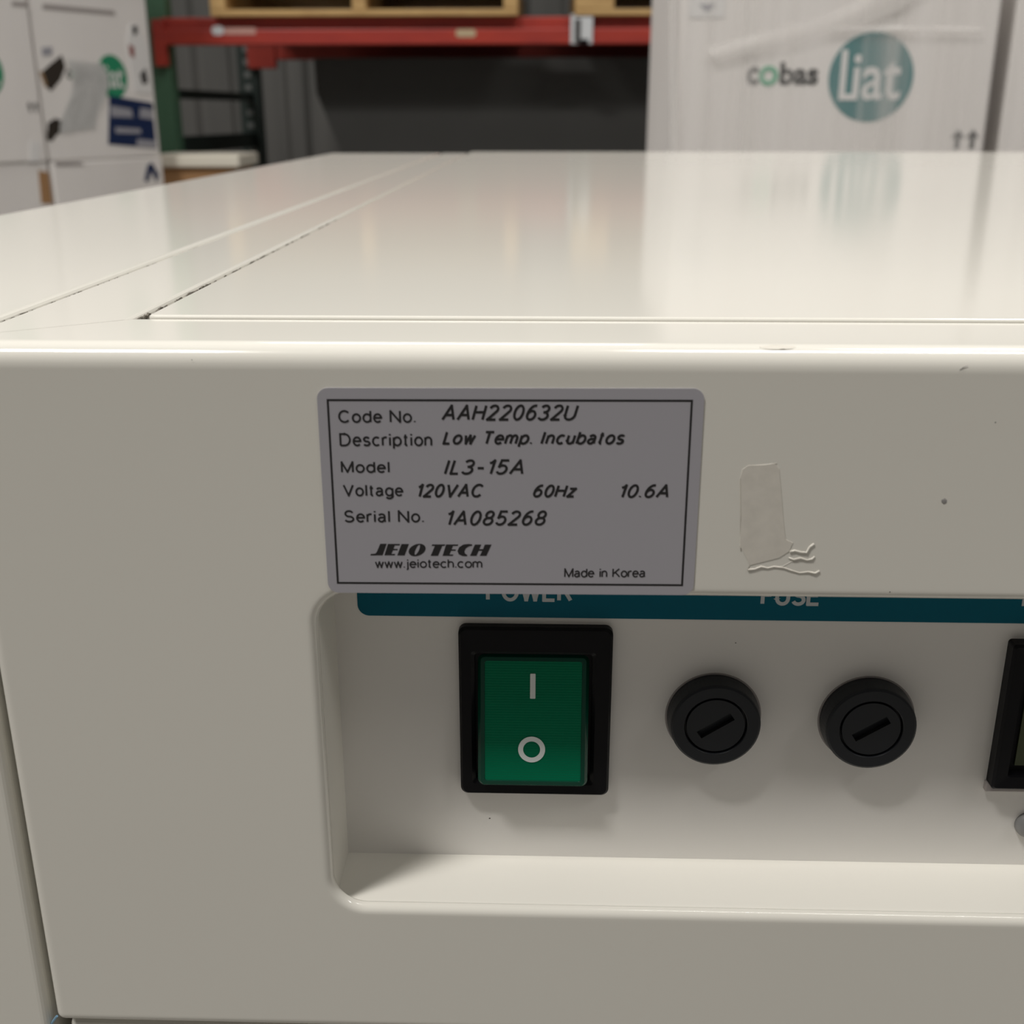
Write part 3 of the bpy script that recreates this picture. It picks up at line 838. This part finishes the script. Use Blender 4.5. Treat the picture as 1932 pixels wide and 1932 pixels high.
bx(bm, u1.x-.015, XE, YR0-.035, YR0+.015, BZ0, BZ0+(BZ1-BZ0)*.56, bevel=.004)
bx(bm, u1.x-.015, XE, YR0-.012, YR0+.015, BZ0+(BZ1-BZ0)*.5, BZ1, bevel=.004)
bf = obj('beam', bm, M['red'], rack, label='red front beam')
c0 = P(284, 36, YR0-.04); c1 = P(315, 125, YR0-.04)
bm = box(c0.x, c1.x, YR0-.04, YR0-.001, c1.z, c0.z, bevel=.003); obj('beam_connector', bm, M['red'], rack, label='red end plate of the front beam')
bm = bmesh.new()
z1r = BZ0+.075
bx(bm, v1.x-.02, XE, YR1-.035, YR1+.03, BZ0-.005, z1r, bevel=.004); obj('beam', bm, M['red'], rack, label='red rear beam in shade')
bm = box(v1.x-.03, v1.x+.09, YR1-.045, YR1-.001, BZ0-.04, z1r, bevel=.003); obj('beam_connector', bm, M['red'], rack, label='end plate of the rear beam')
a = P(480, 49, YR0-.037); b = P(535, 64, YR0-.037)
a2 = P(420, 50, YR0-.037)
def beam_patch(name, x0, y0, x1, y1, m, r=.004):
    Yb = YR0-.0355
    a = P(x0, y1, Yb); b = P(x1, y0, Yb)
    bm = bmesh.new(); plate(bm, rrect(a.x, b.x, a.z, b.z, min(r, (b.z-a.z)*.45), 4), Yb-.001, Yb+.002)
    obj(name, bm, m, bf)
beam_patch('sticker', 860, 55, 898, 70, M['beige'], .02)
beam_patch('sticker', 424, 52, 482, 65, M['pink'])
beam_patch('sticker', 400, 49, 422, 66, M['clear'], .02)
# right-hand upright, hidden behind the wrapped cartons
obj('upright', upright(XE-.02, XE+.055, YR0, YR0+.07, M['greensteel'], False), [M['greensteel'], M['shadedsteel']], rack)
obj('upright', upright(XE-.02, XE+.055, YR1, YR1+.07, M['greensteel'], False), [M['greensteel'], M['shadedsteel']], rack)

# clip hanging over the front beam
tg = thing('beam_tag', 'white and dark plastic tag clipped over the red beam', 'tag', (P(1098, 60, YR0-.04).x, YR0-.045, BZ0-.002), world=True)
a = P(1076, 83, YR0-.042); b = P(1119, 29, YR0-.042)
bm = bmesh.new(); bx(bm, a.x, b.x, YR0-.046, YR0-.037, a.z, b.z, bevel=.002); bx(bm, a.x, b.x, YR0-.046, YR0-.008, b.z-.004, b.z+.003)
obj('tag_body', bm, M['clear'], tg)
a = P(1084, 80, YR0-.047); b = P(1096, 36, YR0-.047)
bm = box(a.x, b.x, YR0-.049, YR0-.046, a.z, b.z); obj('tag_print', bm, M['dark_text'], tg, label='dark strip')
a = P(1092, 84, YR0-.047); b = P(1110, 74, YR0-.047)
bm = box(a.x, b.x, YR0-.050, YR0-.046, a.z, b.z); obj('tag_clip', bm, M['black'], tg, label='black clip')

# pallets on the beams
def pallet(name, label, x0, x1, zb, stringers, y0=YR0-.06, depth=1.1, group=None):
    t = thing(name, label, 'pallet', ((x0+x1)/2, y0+depth/2, zb), world=True, group=group)
    for k, (a, b) in enumerate(stringers):
        bm = box(a, b, y0, y0+depth, zb+.02, zb+.11, bevel=.003); obj('stringer', bm, M['wood'], t)
    for k in range(4):
        ya = y0 + k*(depth-.12)/3
        bm = box(x0, x1, ya, ya+.12, zb, zb+.02, bevel=.002); obj('bottom_board', bm, M['wood'], t)
    for k in range(7):
        ya = y0 + k*(depth-.12)/6
        bm = box(x0, x1, ya, ya+.12, zb+.11, zb+.13, bevel=.002); obj('deck_board', bm, M['wood'], t)
    return t
YP = YR0-.06
PX = lambda px: P(px, 15, YP).x
zb = BZ1
pallet('wooden_pallet', 'long light wood pallet lying on the red beam', PX(396), PX(977), zb, [(PX(396), PX(425)), (PX(664), PX(690)), (PX(950), PX(977))])
x2 = PX(1085)
pallet('wooden_pallet', 'wood pallet on the red beam partly behind the white wrapped carton', x2, x2+1.0, zb, [(x2, x2+.13), (x2+.43, x2+.57), (x2+.87, x2+1.0)], y0=YP+.01)
# dark loads on the pallets
for px0, px1, lb in ((400, 972, 'dark wrapped load on the long light wood pallet'), (1092, 1500, 'dark wrapped load on the pallet behind the white carton')):
    xa = PX(px0); xb = PX(px1)
    t = thing('wrapped_load', lb, 'load', ((xa+xb)/2, YR0+.5, zb+.13), world=True)
    bm = box(xa, xb, YP+.05, YP+1.0, zb+.13, zb+.95, bevel=.01); obj('load_body', bm, M['darkload'], t)
# big dark wrapped load standing under the beam
t = thing('wrapped_load', 'large black wrapped load standing on the floor under the red beam', 'load', (0.6, 4.55, FLOOR), world=True)
bm = bmesh.new()
xa = P(592, 110, 4.2).x; xb = P(645, 290, 4.2).x
prof = [(xa, P(592, 98, 4.2).z - .02), (xa, P(592, 120, 4.2).z), (P(597, 175, 4.2).x, P(597, 175, 4.2).z), (xb, P(645, 290, 4.2).z), (xb+.05, FLOOR), (1.9, FLOOR), (1.9, P(592, 98, 4.2).z - .02)]
poly_fill(bm, prof, 4.2, 4.9)
bm.faces.new([bm.verts.new((p[0], 4.9, p[1])) for p in prof])
bmesh.ops.recalc_face_normals(bm, faces=bm.faces)
obj('load_body', bm, M['darkload'], t)

# low brown carton with a white top, beside the stack
q0 = P(300, 292, 3.65); q1 = P(452, 316, 3.65)
t = thing('brown_carton', 'low brown carton with a white foam top beside the white carton stack', 'carton', ((q0.x+q1.x)/2, 3.78, FLOOR), world=True)
bm = box(q0.x-.03, q1.x-.02, 3.67, 3.90, FLOOR, q1.z, bevel=.004); obj('carton_body', bm, M['kraft'], t)
bm = box(q0.x-.03, q1.x, 3.65, 3.91, q1.z, q0.z, bevel=.006); obj('foam_top', bm, M['cream'], t, label='white foam top')

# ------------------------------------------------------------------ white cartons
YB = 1.62
e0 = P(1278, 150, YB); e1 = P(1872, 150, YB)
CW = e1.x - e0.x
CH = 0.46
CD = 0.50
CX = (e0.x+e1.x)/2
CZ = FLOOR + 0.13 + 2*CH + 0.0012
def L2(px, py):                         # photo pixel on the front of the wrapped carton -> carton frame
    q = P(px, py, YB); return (q.x-CX, q.z-CZ)

def carton_body_bm():
    bm = bmesh.new()
    bx(bm, -CW/2, CW/2, 0, CD, 0, CH-.002, bevel=.005, seg=2)
    bx(bm, -CW/2+.001, CW/2-.001, .001, CD/2-.001, CH-.003, CH, bevel=.0008, seg=1)
    bx(bm, -CW/2+.001, CW/2-.001, CD/2+.001, CD-.001, CH-.003, CH, bevel=.0008, seg=1)
    return bm
def film_bm(side=True):
    bm = bmesh.new()
    path = []
    n = 150
    if side:
        for i in range(8): path.append((-CW/2-.004, .05*(1-i/8), -1, 0))
    for i in range(n+1): path.append((-CW/2 + CW*i/n, -.004, 0, -1))
    for i in range(1, 40 if side else 1): path.append((CW/2+.004, CD*i/39, 1, 0))
    rows = 9
    V = []
    for j in range(rows+1):
        z = .002 + (CH+.004)*j/rows
        row = []
        for i, (x, y, nx, ny) in enumerate(path):
            d = .0022*noise.noise(Vector((x*45, y*45, z*1.5))) + .0016*noise.noise(Vector((x*130+9, y*130, z*3)))
            if nx: d *= .15
            row.append(bm.verts.new((x+nx*d, y+ny*d, z)))
        V.append(row)
    for j in range(rows):
        for i in range(len(path)-1): bm.faces.new((V[j][i], V[j][i+1], V[j+1][i+1], V[j+1][i]))
    return bm

GR = 'white cartons stacked beside the rack'
def make_carton(label, loc, rotz, logo, group=None):
    t = thing('carton', label, 'carton', loc, rotz, group)
    obj('carton_body', carton_body_bm(), M['carton'], t)
    cx, cz = L2(1643, 146)
    rr = L2(1723, 146)[0]-cx
    bm = bmesh.new(); plate(bm, circle(cx, cz, rr, 64), -.0006, .0004)
    d = obj('logo_disc', bm, M[logo], t, label='round %s logo' % ('teal' if logo == 'logo_teal' else 'green'))
    bm = bmesh.new()
    a = L2(1581, 189); b = L2(1706, 94)
    t_ = .0085
    poly_fill(bm, [(a[0], b[1]), (a[0]+t_, b[1]), (a[0]+t_, a[1]+t_), (a[0]+t_*3.0, a[1]+t_), (a[0]+t_*3.0, a[1]), (a[0], a[1])], -.0011, .0)
    letter(bm, 'iat', a[0]+t_*2.2, b[0], a[1], b[1]-.006, -.0009, bold=.012)
    obj('logo_lettering', bm, M['paper'], d)
    bm = bmesh.new()
    a = L2(1408, 160); b = L2(1432, 126); letter(bm, 'c', a[0], b[0], a[1], b[1], -.0008, bold=.03); obj('brand_letter', bm, M['dark_text'], t); bm = bmesh.new()
    a = L2(1470, 160); b = L2(1546, 117); letter(bm, 'bas', a[0], b[0], a[1], b[1], -.0008, bold=.03)
    w_ = obj('brand_lettering', bm, M['dark_text'], t)
    bm = bmesh.new(); c = L2(1450, 143); r2 = L2(1468, 143)[0]-c[0]
    ring(bm, circle(c[0], c[1], r2, 32), circle(c[0], c[1], r2*.5, 32), -.0008, .0002)
    obj('brand_letter', bm, M['green_o'], t, label='pale green letter o')
    for px in (1804, 1832):
        q = L2(px, 281); q2 = L2(px, 244)
        s = .0062; hh = q2[1]-q[1]
        bm = bmesh.new()
        poly_fill(bm, [(q[0]-s*.55, q[1]), (q[0]+s*.55, q[1]), (q[0]+s*.55, q[1]+hh*.58), (q[0]+s*1.5, q[1]+hh*.58), (q[0], q[1]+hh), (q[0]-s*1.5, q[1]+hh*.58), (q[0]-s*.55, q[1]+hh*.58)], -.0006, .0003)
        obj('arrow_mark', bm, M['dark_text'], t)
    return t
# stack right behind the incubator
main = make_carton('white wrapped carton with teal round logo standing right behind the incubator', (CX, YB, CZ), 0, 'logo_teal')
obj('stretch_film', film_bm(), M['film'], main, smooth=True)
a = L2(1298, 34); b = L2(1370, -14)
bm = bmesh.new(); plate(bm, rrect(a[0], b[0], a[1], b[1], .006, 5), -.0009, .0003)
sl_ = obj('paper_label', bm, M['paper'], main, label='white paper label with grey mark')
a = L2(1318, 24); b = L2(1350, 8)
bm = bmesh.new(); poly_fill(bm, [(a[0], b[1]), (b[0], b[1]), ((a[0]+b[0])/2, a[1])], -.0012, -.0008)
obj('label_mark', bm, M['greytext'], sl_)

fm2 = film_mat(); fm2.name = 'bunched_film'
for nd in fm2.node_tree.nodes:
    if nd.type == 'MAP_RANGE': nd.inputs['To Min'].default_value = 0.12; nd.inputs['To Max'].default_value = 0.5
def fold(pts):
    bm = bmesh.new()
    co = [L2(x, y) for x, y in pts]
    h = len(co)//2
    up_, lo_ = co[:h], list(reversed(co[h:]))
    V = []
    for k in range(h):
        V.append([bm.verts.new((up_[k][0] + (lo_[k][0]-up_[k][0])*t, -.0078 - .0012*math.sin(math.pi*t), up_[k][1] + (lo_[k][1]-up_[k][1])*t)) for t in (0, .2, .4, .6, .8, 1)])
    for k in range(h-1):
        for j in range(5): bm.faces.new((V[k][j], V[k+1][j], V[k+1][j+1], V[k][j+1]))
    obj('film_fold', bm, fm2, main, smooth=True, label='bunched fold of stretch film')
fold([(1330, 92), (1440, 62), (1540, 34), (1610, 5), (1660, -25), (1760, -25), (1690, 22), (1610, 52), (1500, 82), (1350, 118)])
fold([(1560, 52), (1680, 50), (1800, 52), (1850, 53), (1850, 64), (1800, 63), (1680, 62), (1560, 62)])
fold([(1262, -20), (1262, 90), (1263, 190), (1263, 290), (1281, 290), (1279, 190), (1278, 90), (1276, -20)])

def bare(t):                            # a copy of a carton: the thing, its parts and their sub-parts
    r = t.copy(); COL.objects.link(r)
    for ch in list(t.children):
        c = ch.copy(); COL.objects.link(c); c.parent = r
        for g in ch.children:
            d = g.copy(); COL.objects.link(d); d.parent = c
    return r

# its right-hand neighbour (only its left edge is in the picture)
nb = thing('carton', 'white wrapped carton at the right edge beside the teal logo carton', 'carton', (CX+CW+.034, YB+.035, CZ))
obj('carton_body', carton_body_bm(), M['carton'], nb)
obj('stretch_film', film_bm(False), M['film'], nb, smooth=True)

# what carries them
for k, (xx, yy_) in enumerate(((CX, YB), (CX+CW+.034, YB+.035))):
    for j in range(2):
        u = thing('carton', ('white carton under the %s, %s' % ('teal logo carton' if k == 0 else 'right edge carton', 'upper of two' if j == 1 else 'lower of two')), 'carton', (xx, yy_, CZ-CH*(2-j)-.0006*(2-j)), 0, 'white cartons hidden behind the incubator')
        obj('carton_body', carton_body_bm(), M['carton'], u)
zp = CZ-2*CH-.0012-.13
pallet('wooden_pallet', 'wood pallet on the floor under the white cartons behind the incubator', CX-CW/2-.05, CX+1.5*CW+.08, zp, [(CX-CW/2-.05, CX-CW/2), (CX+CW/2, CX+CW/2+.05), (CX+1.5*CW, CX+1.5*CW+.08)], y0=YB-.02, depth=.6)

# stack at the left, turned away
TH = math.radians(67)
dv = Vector((math.cos(TH), math.sin(TH), 0)); nv = Vector((math.sin(TH), -math.cos(TH), 0))
A = P(294, 200, 3.55)
def on_face(px, py):                    # photo pixel -> point of the stack's face
    d = fwd + rt*((px-966)/F_PX) - up*((py-966)/F_PX)
    return CAM + d*((A-CAM).dot(nv)/d.dot(nv))
zrow = on_face(180, 300).z
c1 = Vector((A.x, A.y, 0)) - dv*(CW/2)
c2 = c1 - dv*(CW+.012)
rows = [zrow - CH*2 - .004, zrow - CH - .002, zrow, zrow + CH + .002]
names = ['in the lowest row of the stack', 'in the row below the torn carton', 'with torn holes and a navy label', 'on top of the torn carton']
first = None
for ci, c in enumerate((c1, c2)):
    for ri, z in enumerate(rows):
        lab_ = ('white carton ' + names[ri] + ', left of the rack') if ci == 0 else ('white carton at the left picture edge, ' + ['lowest row', 'below the one with green logo', 'green logo at its edge', 'top row'][ri])
        loc = Vector((c.x, c.y, z)) + nv*(0.004*((ri+ci) % 2))
        if first is None:
            first = make_carton(lab_, loc, TH, 'logo_green', GR)
            o = first
        else:
            o = bare(first); o.location = loc; o['label'] = lab_
        if ri == 2 and ci == 0: torn = o
        if ri == 1 and ci == 0: below = o
        if ri == 2 and ci == 1: edge = o
        if ri == 1 and ci == 1: corner_box = o
zs = rows[0]-.0005
pl = thing('wooden_pallet', 'wood pallet on the floor under the white cartons left of the rack', 'pallet', (c1.x, c1.y, FLOOR), TH)
hgt = zs-FLOOR
pc = -CW*.5-.006
for xx in (-CW*1.5, -CW*.5-.05, CW*.5-.1):
    bm = box(xx, xx+.1, .0, CD, .02, hgt-.02, bevel=.003); obj('stringer', bm, M['wood'], pl)
for k in range(4):
    bm = box(-CW*1.5-.01, CW*.5, k*.126, k*.126+.12, hgt-.02, hgt, bevel=.002); obj('deck_board', bm, M['wood'], pl)
    bm = box(-CW*1.5-.01, CW*.5, k*.126, k*.126+.12, 0, .02, bevel=.002); obj('bottom_board', bm, M['wood'], pl)

def loc_of(o, px, py):                  # photo pixel on the stack's face -> frame of carton o
    q = on_face(px, py) - Vector(o.location)
    return (q.dot(dv), q.z)
def face_patch(o, name, pts, m, y=-.0012, label=None, parent=None):
    bm = bmesh.new(); poly_fill(bm, [(min(max(u, -CW/2), CW/2), min(max(v, .0005), CH-.001)) for u, v in (loc_of(o, *p) for p in pts)], y, .0004)
    return obj(name, bm, m, parent or o, label=label)
nav = face_patch(torn, 'navy_label', [(206, 180), (286, 194), (295, 280), (204, 272)], M['navy'], -.0016, 'navy blue printed label')
for pts in ([(207, 199), (247, 206), (250, 222), (209, 220)], [(264, 203), (287, 207), (289, 226), (262, 222)], [(216, 240), (264, 243), (266, 252), (218, 251)], [(258, 262), (293, 266), (294, 279), (257, 276)]):
    face_patch(torn, 'label_print', pts, M['greytext'], -.0020, None, nav)
wp = face_patch(torn, 'warning_label', [(243, 48), (258, 45), (280, 100), (286, 178), (254, 174), (238, 82)], M['paper'], -.0014, 'white tilted label')
face_patch(torn, 'label_mark', [(248, 50), (257, 47), (259, 62), (252, 68)], M['dark_text'], -.0018, None, wp)
face_patch(torn, 'label_mark', [(242, 84), (252, 88), (253, 110), (244, 104)], M['redmark'], -.0018, None, wp)
face_patch(torn, 'label_mark', [(263, 140), (274, 128), (279, 156), (268, 160)], M['dark_text'], -.0018, None, wp)
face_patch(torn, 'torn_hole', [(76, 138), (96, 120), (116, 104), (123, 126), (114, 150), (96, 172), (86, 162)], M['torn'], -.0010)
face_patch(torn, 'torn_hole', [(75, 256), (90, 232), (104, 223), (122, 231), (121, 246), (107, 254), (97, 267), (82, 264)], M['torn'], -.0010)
face_patch(torn, 'torn_edge', [(74, 134), (80, 136), (88, 158), (86, 166), (78, 148)], M['tornbrown'], -.0013)
# crumpled loose sheet between the holes
bm = bmesh.new()
n = 14
V = []
for i in range(n+1):
    row = []
    for j in range(n+1):
        u, vv = i/n, j/n
        px = 124 + (192-124)*vv + 12*math.sin(u*5); py = 112 + (252-112)*u + 18*vv*(1-u) - 10*vv
        lx, lz = loc_of(torn, px, py)
        row.append(bm.verts.new((lx, -.0016 - .0025*abs(noise.noise(Vector((u*2, vv*2.5, 3)))), lz)))
    V.append(row)
for i in range(n):
    for j in range(n): bm.faces.new((V[i][j], V[i][j+1], V[i+1][j+1], V[i+1][j]))
bmesh.ops.solidify(bm, geom=bm.faces[:], thickness=.0006)
obj('loose_sheet', bm, M['sheet'], torn, label='crumpled white loose sheet')
a = loc_of(torn, 60, 285); 
face_patch(torn, 'grey_mark', [(78, 90), (98, 88), (98, 104), (80, 106)], M['greytext'], -.0010)
face_patch(below, 'grey_mark', [(100, 304), (150, 306), (158, 312), (104, 314)], M['greylip'], -.0010)
# seam tape between the upper rows
tp = face_patch(torn, 'seam_tape', [(80, 7), (215, 20), (218, 29), (80, 17)], M['greylip'], -.0009)
face_patch(edge, 'seam_tape', [(20, 2), (64, 6), (64, 15), (20, 11)], M['greylip'], -.0009)
# row below
face_patch(below, 'arrow_mark', [(270, 342), (276, 312), (284, 306), (298, 330), (292, 344), (284, 322), (278, 342)], M['navy'], -.0012, 'navy arrow mark')
face_patch(edge, 'paper_label', [(54, 266), (74, 268), (76, 330), (56, 326)], M['paper'], -.0012, 'small white label')
face_patch(corner_box, 'kraft_strip', [(72, 322), (96, 325), (102, 384), (78, 384)], M['kraft'], -.0012, 'bare brown cardboard strip')
